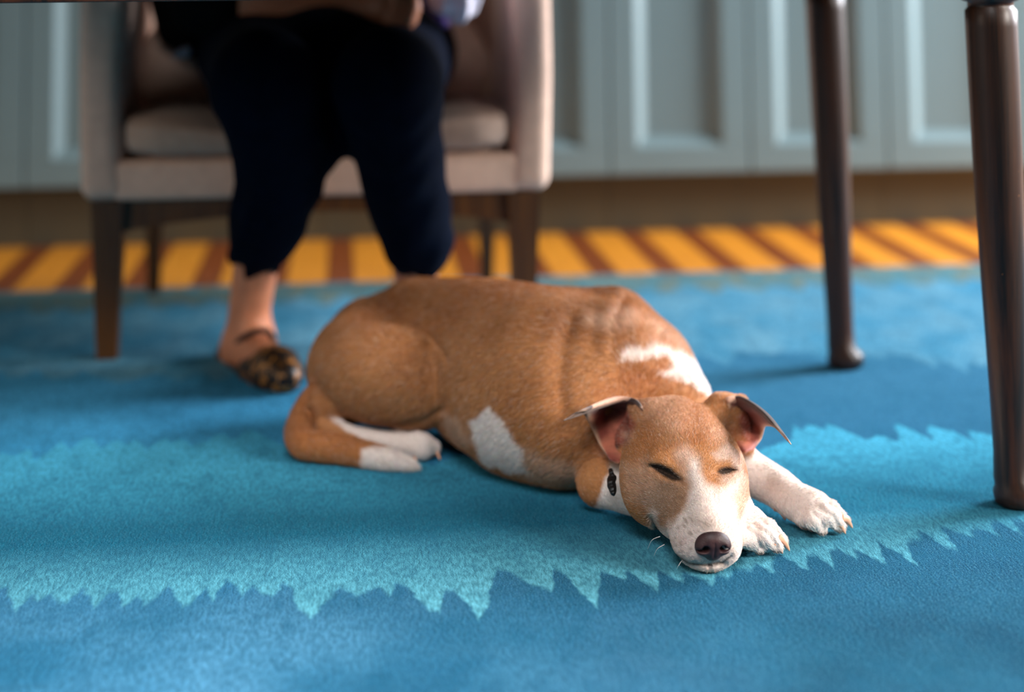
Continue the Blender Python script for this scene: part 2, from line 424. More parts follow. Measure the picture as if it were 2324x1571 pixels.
b0 = t.mix(t.remap(t.noise(t.mapv(pos, (10, 3, 1)), 3, 2), .4, .6), L((104, 152, 158)), L((140, 148, 124)))
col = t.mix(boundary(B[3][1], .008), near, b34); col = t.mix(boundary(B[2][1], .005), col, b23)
col = t.mix(boundary(B[1][1], .008), col, b12); col = t.mix(boundary(B[0][1], .01), col, b0)
st = t.noise(t.mapv(pos, (1, .28, 1)), 260, 3, .6); sp = t.noise(pos, 520, 2, .6); bl = t.noise(t.mapv(pos, (1, .4, 1)), 45, 3, .6)
col = t.mix(t.remap(st, .38, .62, .0, .52), col, L((14, 84, 112))); col = t.mix(t.remap(sp, .52, .72, 0, .4), col, L((126, 208, 232)))
col = t.mix(t.remap(bl, .48, .72, 0, .38), col, L((20, 96, 130))); big = t.noise(pos, 7, 4, .6); col = t.mix(t.remap(big, .5, .72, 0, .35), col, L((24, 100, 130)))
h = t.math('ADD', t.math('MULTIPLY', sp, .6), t.math('MULTIPLY', st, .6)); h = t.math('ADD', h, t.math('MULTIPLY', t.noise(pos, 1100, 2), .4))
t.bump(h, 1.0, .006)
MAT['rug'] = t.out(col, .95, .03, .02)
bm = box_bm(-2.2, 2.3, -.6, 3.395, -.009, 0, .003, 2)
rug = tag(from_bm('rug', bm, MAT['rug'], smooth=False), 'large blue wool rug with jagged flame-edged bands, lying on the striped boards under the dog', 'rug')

# ------------------------------------------------------------------ table
TX0 = PY(2248, 20, 1.945); TX1 = PY(1871, 0, 2.600)
tb = thing('wooden_table', 'dark walnut table on round tapering legs standing over the dog', 'table', (.1, 2.26, 0))
LX, LY0, LY1 = .775, 1.945, 2.600
def lathe_leg(cx, cy, prof, n=28):
    rings = [[(cx+dx+r*math.cos(2*math.pi*k/n), cy+dy+r*math.sin(2*math.pi*k/n), z_) for k in range(n)] for z_, r, dx, dy in prof]
    return loft_bm(rings)
ZC = .580
for cx, cy, sx in ((LX+.006, LY0, 1), (LX, LY1, 1), (-.72, LY0, -1), (-.72, LY1, -1)):
    lean = (LX+(.006 if cy < 2.2 else 0)-(TX0[0] if cy < 2.2 else TX1[0]))/(TX0[2] if cy < 2.2 else TX1[2])*ZC
    def off(z_): return -sx*lean*(z_/ZC)           # leg runs inward towards its top
    prof = []
    for z_, r in ((0, .022), (.004, .027), (.014, .0285), (.022, .026), (.032, .0215), (.06, .0205), (.12, .0215), (.25, .0255), (.40, .0290), (.50, .0302), (.555, .0305), (ZC-.006, .0305)):
        dx = off(z_)+(sx*.006 if z_ < .03 else 0); prof.append((z_, r, dx, 0))
    prof.append((ZC-.002, .027, off(ZC), 0)); prof.append((ZC+.004, .027, off(ZC), 0))
    prof.append((ZC+.006, .0335, off(ZC), 0)); prof.append((ZC+.016, .035, off(ZC), 0)); prof.append((ZC+.024, .033, off(ZC), 0))
    leg = adopt(from_bm('leg', lathe_leg(cx, cy, prof), MAT['tablewood']), tb)
    bx = cx+off(ZC)
    adopt(from_bm('leg_block', box_bm(bx-.034, bx+.034, cy-.034, cy+.034, ZC+.022, .690, .003), MAT['tablewood'], smooth=False), leg)
zt = .690
ap = PY(0, 7.5, LY0-.03)[2]
xl, xr = -.72+.030, LX-.030
for nm, a in (('front', (xl+.02, xr-.02, LY0-.034, LY0-.012)), ('back', (xl+.02, xr-.02, LY1+.0, LY1+.022))):
    adopt(from_bm('apron', box_bm(a[0], a[1], a[2], a[3], ap if nm == 'front' else ap+.03, zt, .002), MAT['tablewood'], smooth=False), tb)
for xx in (xl-.01, xr-.01):
    adopt(from_bm('apron', box_bm(xx, xx+.022, LY0+.02, LY1-.02, ap+.01, zt, .002), MAT['tablewood'], smooth=False), tb)
adopt(from_bm('tabletop', box_bm(xl-.08, xr+.08, LY0-.09, LY1+.09, zt, zt+.028, .006), MAT['tablewood'], smooth=False), tb)

# ------------------------------------------------------------------ armchair
YCF = 2.79                                   # front plane of the armchair
def q(px, py, Y=YCF): p = PY(px, py, Y); return (p[0], p[2])
CHX0, CHX1 = q(180, 430)[0], q(1250, 420)[0]
zb = (q(240, 458)[1]+q(1200, 438)[1])/2; zs = (q(400, 365)[1]+q(1080, 350)[1])/2
ac = thing('armchair', 'taupe upholstered armchair with a brown wooden frame, behind the sleeping dog', 'armchair', ((CHX0+CHX1)/2, 3.1, 0))
def armprof(s):
    xo = CHX0 if s < 0 else CHX1
    w0 = .062
    pts = [(0, zb), (w0+.012, zb), (w0, zs+.03), (w0-.002, .47), (w0+.004, .56), (w0, .615), (w0-.018, .635), (.012, .635), (-.004, .612), (-.006, .45)]
    return [(xo-s*p[0], p[1]) for p in pts]
for s in (-1, 1):
    pr_ = armprof(s)
    if s > 0: pr_ = pr_[::-1]
    adopt(from_bm('arm', poly_bm(pr_, YCF, 3.34, .024, 6), MAT['upholstery']), ac)
adopt(from_bm('seat_base', box_bm(CHX0+.05, CHX1-.05, YCF+.004, 3.33, zb, zs, .012, 3), MAT['upholstery']), ac)
adopt(from_bm('backrest', box_bm(CHX0+.004, CHX1-.004, 3.27, 3.40, zb, .86, .03, 4), MAT['upholstery']), ac)
def cushion(name, lo, hi, mat, parent, puff=.02, rot=None, sag=0):
    lo = np.array(lo, float); hi = np.array(hi, float); c = (lo+hi)/2; hsz = (hi-lo)/2
    bm = bmesh.new(); bmesh.ops.create_cube(bm, size=2); bmesh.ops.subdivide_edges(bm, edges=bm.edges[:], cuts=9, use_grid_fill=True)
    for v in bm.verts:
        x_, y_, z_ = v.co; rr = min(hsz)*.85
        p = np.array([x_, y_, z_])*hsz; inner = np.clip(p, -(hsz-rr), hsz-rr); d = p-inner; n = np.linalg.norm(d)
        if n > 1e-6: p = inner+d/n*rr*min(1, 1)
        w2 = (1-x_*x_)*(1-y_*y_); p[2] += puff*w2*(1 if z_ > 0 else -.4)*abs(z_)
        if sag and z_ > 0: p[2] -= sag*math.exp(-(x_/.55)**2)*z_
        if rot is not None: p = rot@p
        v.co = Vector(c+p)
    return adopt(from_bm(name, bm, mat), parent)
zc1 = q(320, 236)[1]
cushion('seat_cushion', (CHX0+.066, YCF-.012, zs+.002), (CHX1-.066, 3.27, zc1-.012), MAT['cushion'], ac, .016, None, .055)
for s in (-1, 1):
    xo = CHX0 if s < 0 else CHX1
    for yy, w0 in ((YCF+.035, .026), (3.345, .019)):
        cx = xo-s*(.043 if w0 > .02 else .06); rings = []
        for z_, f in ((0, .62), (zb*.5, .82), (zb, 1.0)):
            r = w0*f; rings.append([(cx-r, yy-r, z_), (cx+r, yy-r, z_), (cx+r, yy+r, z_), (cx-r, yy+r, z_)])
        adopt(from_bm('leg', loft_bm(rings), MAT['chairwood'], smooth=False), ac)
# arched front rail and plain side rails
pts = []; xa, xb = CHX0+.065, CHX1-.065; n = 24
for i in range(n+1):
    u_ = i/n; pts.append((xa+(xb-xa)*u_, zb-.052+.026*math.sin(math.pi*u_)**.8))
pts += [(xb, zb), (xa, zb)]
adopt(from_bm('rail', poly_bm(pts, YCF+.022, YCF+.044), MAT['chairwood'], smooth=False), ac)
adopt(from_bm('rail', box_bm(CHX0+.07, CHX1-.07, 3.335, 3.355, zb-.04, zb), MAT['chairwood'], smooth=False), ac)
for xx in (CHX0+.035, CHX1-.053):
    adopt(from_bm('rail', box_bm(xx, xx+.018, YCF+.05, 3.33, zb-.035, zb), MAT['chairwood'], smooth=False), ac)
# the loose pillow behind the sitter
th = math.radians(52); Rp = np.array([[1, 0, 0], [0, math.cos(th), -math.sin(th)], [0, math.sin(th), math.cos(th)]])
pil = thing('pillow', 'plump taupe pillow leaning against the back of the armchair behind the sitter', 'pillow', (-.04, 3.0, .38))
pc = P(712, 152, 3.06)
bm = bmesh.new(); bmesh.ops.create_uvsphere(bm, u_segments=48, v_segments=32, radius=1)
for v in bm.verts:
    n_ = v.co.copy(); e_ = .8
    f_ = lambda a: math.copysign(abs(a)**e_, a)
    v.co = Vector(pc)+Vector((f_(n_.x)*.315, f_(n_.y)*.085+.03*n_.z, f_(n_.z)*.142))
adopt(from_bm('pillow_cover', bm, MAT['upholstery']), pil)
pp = [Vector(pc)+Vector((math.cos(a)*.318, .03*math.sin(a), math.sin(a)*.145)) for a in [k*math.pi/30 for k in range(61)]]
adopt(from_bm('piping', tube_bm(pp, .0035, 8), MAT['upholstery']), pil)
#%%DOG
# ------------------------------------------------------------------ the sleeping dog
def Z3(*t_): return PZ(*t_)
def pc_(pts): return [PZ(a, b, c) for a, b, c, r in pts], [r for a, b, c, r in pts]
def polydist(x, y, pts):
    d = np.full(x.shape, 1e9)
    for (ax, ay), (bx, by) in zip(pts[:-1], pts[1:]):
        vx, vy = bx-ax, by-ay; t_ = np.clip(((x-ax)*vx+(y-ay)*vy)/(vx*vx+vy*vy+1e-9), 0, 1)
        d = np.minimum(d, np.hypot(x-ax-t_*vx, y-ay-t_*vy))
    return d
def inpoly(x, y, pts):
    c = np.zeros(x.shape, bool); n = len(pts)
    for i in range(n):
        ax, ay = pts[i]; bx, by = pts[(i+1) % n]
        if ay == by: continue
        c ^= ((ay > y) != (by > y)) & (x < (bx-ax)*(y-ay)/(by-ay)+ax)
    return c
def polymask(x, y, pts, soft):
    d = polydist(x, y, list(pts)+[pts[0]]); s = np.where(inpoly(x, y, pts), d, -d)
    return np.clip(s/(2*soft)+.5, 0, 1)
def crease(curve, depth, width, centre, rad):
    """a shallow groove (depth>0) or ridge (depth<0) that follows a curve over the body surface"""
    centre = np.array(centre, np.float32)
    def fn(p):
        out = np.zeros(len(p), np.float32); m = np.linalg.norm(p-centre, axis=1) < rad
        if m.any():
            x_, y_, d_ = proj(p[m]); out[m] = depth*np.exp(-(polydist(x_, y_, curve)/width)**2)
        return out
    return fn

HX, HY = .385, 1.970
def hp(s, f, z): return (HX+s, HY-f, z)
head = Body()
head.add(ell(hp(-.003, .050, .077), (.064, .078, .050)), .01)
head.add(ell(hp(0, .000, .088), (.046, .050, .040)), .03)
for s in (-1, 1):
    head.add(ell(hp(-.004+s*.0405, .076, .052), (.029, .043, .037)), .025)
head.add(ell(hp(-.001, .098, .032), (.041, .052, .030)), .02)
head.add(cap(hp(0, .095, .066), hp(0, .182, .034), .043, .0275), .028)
head.add(cap(hp(0, .100, .089), hp(0, .188, .047), .017, .0125), .022)
for s in (-1, 1):
    head.add(ell(hp(s*.0165, .168, .0245), (.0205, .034, .0225)), .012)
    head.add(ell(hp(s*.033, .112, .094), (.016, .012, .0085)), .014)
head.add(ell(hp(0, .170, .008), (.021, .030, .011)), .006)
head.bulge(crease([(1572, 925), (1576, 1000), (1578, 1050)], .0018, 20, hp(0, .06, .12), .09))
# lids: pillows around each closed eye, then the slit itself
toecr = [[(1695, 1200), (1718, 1215), (1728, 1242)], [(1712, 1190), (1745, 1212), (1762, 1242)], [(1730, 1186), (1758, 1202), (1782, 1236)],
         [(1846, 1165), (1862, 1180), (1868, 1204)], [(1862, 1152), (1888, 1170), (1904, 1198)], [(1880, 1145), (1905, 1160), (1926, 1188)]]
for curve in ([(1482, 1052), (1505, 1050), (1530, 1062), (1548, 1082)], [(1628, 1058), (1645, 1051), (1668, 1058)]):
    head.bulge(crease(curve, -.0022, 9, hp(0, .125, .085), .06))
for curve in ([(1482, 1058), (1505, 1068), (1526, 1080), (1544, 1090)], [(1630, 1071), (1645, 1070), (1664, 1068)]):
    head.bulge(crease(curve, .0045, 7.0, hp(0, .125, .085), .06))
for curve in ([(1486, 1082), (1512, 1096), (1540, 1102)], [(1630, 1090), (1650, 1090), (1664, 1084)]):
    head.bulge(crease(curve, -.0016, 9, hp(0, .125, .085), .06))
for curve in ([(1556, 1078), (1566, 1120), (1556, 1160)], [(1622, 1080), (1618, 1120), (1640, 1170)]):
    head.bulge(crease(curve, .0016, 14, hp(0, .14, .06), .08))
head.bulge(crease([(1478, 1175), (1500, 1215), (1530, 1258), (1565, 1278), (1606, 1282), (1640, 1276), (1657, 1262)], .0028, 5, hp(0, .17, .02), .09))
head.bulge(crease([(1608, 1276), (1610, 1290)], .002, 5, hp(0, .19, .02), .03))
head.sub(ell(hp(-.001, .212, .0325), (.0135, .012, .009)), .002)
# ear roots
head.add(cap(PZ(1442, 924, .116), PZ(1482, 950, .106), .009, .018), .012)
head.add(cap(PZ(1682, 912, .118), PZ(1640, 930, .108), .008, .018), .012)
head.add(cap(PZ(1470, 960, .105), PZ(1428, 985, .088), .022, .014), .016)
head.add(cap(PZ(1428, 1000, .080), PZ(1412, 1040, .064), .014, .010), .012)
head.add(cap(PZ(1640, 935, .110), PZ(1668, 950, .102), .020, .014), .016)
head.add(cap(PZ(1678, 975, .090), PZ(1688, 1012, .074), .012, .009), .012)
head.sub(ell(PZ(1393, 968, .098)-np.array([0, .010, 0]), (.017, .022, .020)), .008)
head.sub(ell(PZ(1704, 968, .098)-np.array([-.002, .010, 0]), (.012, .018, .017)), .008)

body = Body()
P0, R0 = pc_([(850, 792, .098, .070), (960, 780, .108, .088), (1110, 815, .108, .103), (1262, 858, .110, .110), (1372, 850, .118, .095)])
body.add(chain(P0, R0), .04)
P1, R1 = pc_([(1110, 900, .072, .062), (1180, 925, .078, .078), (1285, 950, .080, .078)])
body.add(chain(P1, R1), .05)
bd = np.array([.89, -.46, 0.]); 
body.add(ell(PZ(800, 848, .080), (.060, .056, .060), frame(x=bd, z=(0, 0, 1))), .03)
# shoulder blades
P2, R2 = pc_([(1315, 722, .170, .032), (1395, 722, .172, .034)])
body.add(chain(P2, R2), .03)
# neck
P3, R3 = pc_([(1390, 800, .125, .068), (1468, 850, .108, .062), (1524, 918, .085, .050)])
body.add(chain(P3, R3), .035)
# near shoulder and upper arm
P4, R4 = pc_([(1360, 790, .130, .048), (1352, 905, .085, .042), (1358, 1010, .055, .031), (1362, 1096, .030, .024)])
body.add(chain(P4, R4), .014)
body.bulge(crease([(1295, 730), (1276, 800), (1272, 880), (1284, 960)], .0055, 22, PZ(1300, 850, .12), .22))
body.bulge(crease([(1355, 715), (1345, 760), (1350, 800)], .003, 16, PZ(1350, 760, .16), .12))
body.bulge(crease([(1395, 790), (1450, 760), (1500, 765)], .0035, 13, PZ(1450, 780, .16), .12))
body.bulge(crease([(1420, 680), (1400, 720), (1400, 745)], .003, 12, PZ(1400, 720, .18), .1))
# near thigh, hock and hind foot
_p = PZ(897, 856, .082); th_c = _p-.050*(_p-CC)/np.linalg.norm(_p-CC)
thigh = ell(th_c, (.109, .062, .0640), frame(x=(.90, -.40, -.10), z=(0, 0, 1)))
body.add(thigh, .006)
body.add(cap(PZ(815, 815, .100), PZ(850, 835, .09)+np.array([.0, -.025, .005]), .058, .056), .025)
body.add(chain(*pc_([(790, 880, .068, .046), (748, 925, .050, .030), (734, 956, .036, .018)])), .016)
body.bulge(crease([(940, 742), (978, 765), (1008, 798), (1026, 840), (1028, 880), (1018, 912)], .0030, 9, PZ(960, 860, .08), .14))
body.bulge(crease([(1010, 925), (960, 950), (900, 964), (820, 974), (760, 972)], .0030, 9, PZ(880, 940, .05), .14))
body.bulge(crease([(708, 930), (714, 966), (736, 972)], .0050, 8, PZ(715, 960, .03), .05))
hind = chain(*pc_([(742, 972, .030, .0145), (800, 992, .022, .0135), (870, 1002, .019, .0132), (935, 1010, .018, .0150), (956, 1014, .017, .0165)]))
body.add(hind, .005)
hfoot = Body(); hfoot.add(hind, .001)
for a, b in (((950, 1000, .024), (983, 1016, .014)), ((945, 1012, .018), (962, 1026, .012)), ((920, 1008, .018), (938, 1026, .010))):
    c1 = cap(PZ(*a), PZ(*b), .0115, .0095); body.add(c1, .004); hfoot.add(c1, .001)
P5, R5 = pc_([(735, 870, .080, .012), (702, 915, .052, .0155), (678, 968, .030, .0165), (684, 1004, .022, .0170), (720, 1013, .020, .0180), (770, 1020, .018, .0175), (820, 1030, .016, .0160), (880, 1043, .013, .0135), (925, 1054, .009, .0085), (950, 1064, .004, .0025)])
PT = catmull([list(p)+[r] for p, r in zip(P5, R5)], 4)
tail = chain([p[:3] for p in PT], [max(.002, p[3]) for p in PT])
body.add(tail, .004)
# forelegs
fore1 = chain(*pc_([(1362, 1096, .030, .0245), (1430, 1118, .029, .0235), (1520, 1145, .027, .0215), (1610, 1163, .025, .0190), (1672, 1180, .023, .0190), (1704, 1196, .020, .0200)]))
fore2 = chain(*pc_([(1620, 1020, .060, .032), (1700, 1072, .040, .0245), (1762, 1106, .030, .0220), (1800, 1135, .025, .0205), (1846, 1158, .021, .0215)]))
legs = Body(); legs.add(fore1, .001); legs.add(fore2, .001)
body.add(fore1, .012); body.add(fore2, .01)
toes = [((1700, 1190, .026), (1742, 1200, .025), (1776, 1228, .010), .0105), ((1695, 1200, .022), (1735, 1213, .024), (1764, 1240, .010), .0115),
        ((1690, 1208, .018), (1708, 1222, .020), (1722, 1243, .010), .0110), ((1668, 1205, .014), (1682, 1222, .014), (1700, 1238, .009), .0095),
        ((1850, 1150, .026), (1884, 1156, .025), (1918, 1182, .010), .0105), ((1845, 1158, .024), (1878, 1166, .025), (1906, 1194, .010), .0115),
        ((1838, 1165, .020), (1850, 1180, .020), (1864, 1200, .010), .0110), ((1818, 1165, .015), (1826, 1178, .014), (1840, 1192, .009), .0095)]
for a, b, c, r in toes:
    f_ = chain([PZ(*a), PZ(*b), PZ(*c)], [r*1.0, r*1.04, r*.62]); body.add(f_, .0045); legs.add(f_, .001)
for i_, c_ in enumerate(toecr): body.bulge(crease(c_, .0032, 5, PZ(1730, 1215, .02) if i_ < 3 else PZ(1880, 1172, .02), .06))
body.add(head, .022)
body.bulge(crease([(1452, 855), (1530, 862), (1590, 890)], .0012, 16, PZ(1500, 870, .14), .1))
print('sculpting'); import time; _t = time.time()
V, Fq = surface(body, (-.12, 1.70, -.006), (.66, 2.56, .27), VOX)
print('dog verts', len(V), time.time()-_t)
# smooth slightly
def smoothV(V, Fq, it):
    e = np.concatenate([Fq[:, [0, 1]], Fq[:, [1, 2]], Fq[:, [2, 3]], Fq[:, [3, 0]]]); n = len(V)
    c = (np.bincount(e[:, 0], minlength=n)+np.bincount(e[:, 1], minlength=n))[:, None]
    for _ in range(it):
        s = np.stack([np.bincount(e[:, 0], V[e[:, 1], q_], n)+np.bincount(e[:, 1], V[e[:, 0], q_], n) for q_ in range(3)], 1)
        V = V*.45+.55*s/c
    return V
V = smoothV(V, Fq, 3)

# --- coat colour, in linear RGB
def lin(c): return np.array(L(c))
TAN, RED, DEEP, WHITE, PALE, GREY, BLACK = lin((184, 126, 78)), lin((172, 104, 52)), lin((128, 80, 44)), lin((238, 224, 216)), lin((216, 176, 148)), lin((140, 116, 98)), lin((20, 15, 14))
def vnoise(p, s, seed=0):
    from mathutils import noise as mn
    return np.array([mn.noise((a*s+seed, b*s, c*s)) for a, b, c in p])
def paint(V):
    x_, y_, d_ = proj(V); n = len(V); Vf = V.astype(np.float32)
    jit = vnoise(V, 60); jit2 = vnoise(V, 16, 5)
    X = x_+jit*9; Y = y_+vnoise(V, 60, 9)*9
    col = np.tile(TAN, (n, 1))
    def lay(c, m): nonlocal col; m = np.clip(m, 0, 1)[:, None]; col = col*(1-m)+c*m
    lay(DEEP, .45*np.clip((V[:, 2]-.10)/.08, 0, 1)*(V[:, 0] < .36)*(1+jit2))
    lay(RED, .35*np.clip(jit2+.3, 0, 1))
    hd = head(Vf); tl = tail(Vf); lg = legs(Vf); hf = hfoot(Vf); ish = np.clip((.012-hd)/.012, 0, 1)
    spot = lambda px, py, r, s=1.: np.exp(-((X-px)**2+(Y-py)**2)/(r*r)*s)
    nb = (V[:, 1] > 1.99)
    # dark streaky saddle between the shoulders
    lay(DEEP, .55*polymask(X, Y, [(1235, 690), (1330, 668), (1420, 690), (1440, 760), (1380, 740), (1300, 770), (1250, 760)], 18)*nb)
    lay(PALE, .55*polymask(X, Y, [(1330, 715), (1400, 700), (1450, 712), (1440, 745), (1390, 755), (1330, 735)], 14)*nb)
    lay(PALE, .35*polymask(X, Y, [(1440, 705), (1500, 745), (1560, 785), (1590, 830), (1540, 800), (1470, 760)], 18)*nb)
    lay(RED, .5*polymask(X, Y, [(1340, 880), (1400, 830), (1520, 830), (1500, 870), (1420, 900), (1350, 915)], 14)*nb)
    # body white
    onb = (hf > .004) & (tl > .004) & (lg > .006) & (thigh(Vf) > .004)
    lay(WHITE, polymask(X, Y, [(1062, 952), (1085, 946), (1112, 920), (1140, 955), (1165, 985), (1190, 1030), (1203, 1075), (1150, 1075), (1095, 1050), (1078, 1000)], 4)*onb*(V[:, 2] < .14))
    lay(PALE, .8*polymask(X, Y, [(1190, 1020), (1250, 1040), (1320, 1060), (1330, 1110), (1200, 1090)], 14)*onb)
    lay(PALE, .7*polymask(X, Y, [(1010, 930), (1040, 950), (1085, 1010), (1050, 1020), (1005, 975)], 8)*onb)
    lay(WHITE, polymask(X, Y, [(1403, 824), (1425, 797), (1480, 788), (1530, 795), (1572, 815), (1602, 850), (1630, 905), (1600, 898), (1568, 872), (1530, 860), (1488, 850), (1500, 842), (1528, 838), (1520, 816), (1480, 812), (1450, 820), (1415, 826)], 4)*nb)
    # legs, tail tip, hind foot
    lay(WHITE, (np.clip((.010-lg)/.006, 0, 1))*np.clip((X-(1378-(Y-1070)*.36))/8+.5, 0, 1)*(hd > .0))
    lay(WHITE, np.clip((.006-hf)/.004, 0, 1)*np.clip((X-795-(Y-985)*1.2)/14+.5, 0, 1)*(tl > .0015))
    lay(RED, .5*np.clip((.008-tl)/.005, 0, 1)*(X < 830))
    lay(WHITE, np.clip((.004-tl)/.003, 0, 1)*np.clip((X-818)/8+.5, 0, 1)*(hf > -.002)*np.clip((Y-1010)/8, 0, 1))
    # --- head markings
    H = lambda c, m: lay(c, m*ish)
    H(PALE, .55*spot(1500, 915, 55)); H(PALE, .35*spot(1530, 975, 30)); H(PALE, .35*spot(1640, 990, 28))
    H(RED, .45*spot(1465, 1000, 38)); H(RED, .45*spot(1580, 985, 32)); H(RED, .3*spot(1660, 1000, 18))
    H(PALE, .5*polymask(X, Y, [(1408, 1060), (1470, 1040), (1500, 1100), (1480, 1150), (1430, 1140)], 16))
    H(lin((146, 118, 98)), .62*polymask(X, Y, [(1500, 1095), (1560, 1082), (1573, 1110), (1560, 1148), (1530, 1182), (1495, 1208), (1478, 1185), (1465, 1130)], 14))
    H(GREY, .35*spot(1462, 1138, 18)); H(lin((222, 192, 172)), .75*polymask(X, Y, [(1636, 1085), (1668, 1070), (1700, 1090), (1700, 1160), (1655, 1160)], 12)); H(GREY, .4*polymask(X, Y, [(1440, 1080), (1500, 1100), (1540, 1120), (1490, 1190), (1460, 1160)], 20))
    H(WHITE, .36*polymask(X, Y, [(1530, 1030), (1560, 1010), (1590, 1050), (1586, 1090), (1556, 1075)], 12))
    H(WHITE, .46*polymask(X, Y, [(1610, 1030), (1650, 1012), (1684, 1035), (1688, 1090), (1655, 1140), (1640, 1110), (1672, 1080), (1660, 1045), (1630, 1045)], 8))
    H(WHITE, .85*polymask(X, Y, [(1564, 1045), (1582, 1045), (1598, 1098), (1625, 1112), (1652, 1126), (1690, 1200), (1690, 1300), (1540, 1300), (1490, 1240), (1486, 1208), (1515, 1200), (1545, 1168), (1560, 1138), (1568, 1110)], 10))
    H(WHITE, .5*polymask(X, Y, [(1476, 1160), (1492, 1170), (1500, 1230), (1484, 1215)], 6))
    H(GREY, .55*spot(1602, 1192, 20)); H(GREY, .4*spot(1575, 1180, 9)); H(GREY, .35*polymask(X, Y, [(1560, 1262), (1650, 1262), (1650, 1285), (1570, 1285)], 8))
    H(lin((176, 140, 134)), .4*spot(1545, 1235, 28))
    H(GREY, .40*spot(1545, 1075, 18)); H(GREY, .45*spot(1645, 1088, 15))
    H(BLACK, .97*polymask(x_, y_, [(1477, 1053), (1500, 1054), (1525, 1066), (1550, 1091), (1530, 1093), (1505, 1081), (1486, 1067)], 2.5))
    H(BLACK, .97*polymask(x_, y_, [(1626, 1072), (1638, 1062), (1655, 1061), (1669, 1066), (1656, 1076), (1640, 1078)], 2.5))
    for pts_, w_, a_ in () and (([(1480, 1054), (1500, 1056), (1522, 1066), (1546, 1090)], 5.5, .97), ([(1484, 1062), (1506, 1074), (1526, 1083), (1546, 1090)], 7, .97),
                         ([(1630, 1068), (1645, 1062), (1666, 1064)], 5, .95), ([(1632, 1073), (1646, 1074), (1660, 1070)], 5.5, .97), ([(1622, 1078), (1632, 1072)], 4, .7)):
        H(BLACK, a_*np.exp(-(polydist(x_, y_, pts_)/w_)**4))
    H(BLACK, .8*np.exp(-(polydist(x_, y_, [(1480, 1178), (1500, 1215), (1530, 1258), (1565, 1279), (1606, 1284), (1640, 1277), (1655, 1264)])/3.2)**2))
    # freckles on the muzzle
    rr = random.Random(3)
    for _ in range(26): H(GREY, .7*spot(rr.uniform(1520, 1575), rr.uniform(1165, 1260), rr.uniform(1.8, 3.4)))
    # hollow of each ear
    H(lin((150, 74, 60)), .9*polymask(x_, y_, [(1350, 960), (1380, 925), (1425, 932), (1445, 965), (1425, 1005), (1400, 1022), (1365, 1000)], 7)*(V[:, 1] < 1.995))
    H(lin((150, 74, 60)), .9*polymask(x_, y_, [(1672, 950), (1690, 930), (1715, 940), (1733, 970), (1722, 1000), (1695, 1012), (1680, 990)], 6)*(V[:, 1] < 1.995))
    H(BLACK, .75*spot(1400, 1012, 9)); H(BLACK, .5*spot(1385, 962, 8)); H(BLACK, .5*spot(1682, 965, 8))
    H(PALE, .6*spot(1425, 990, 12)); H(PALE, .5*spot(1385, 1030, 9))
    # underside of the paws
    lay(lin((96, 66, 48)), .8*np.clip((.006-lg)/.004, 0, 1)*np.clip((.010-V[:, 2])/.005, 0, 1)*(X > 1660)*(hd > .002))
    return col
CV = paint(V)

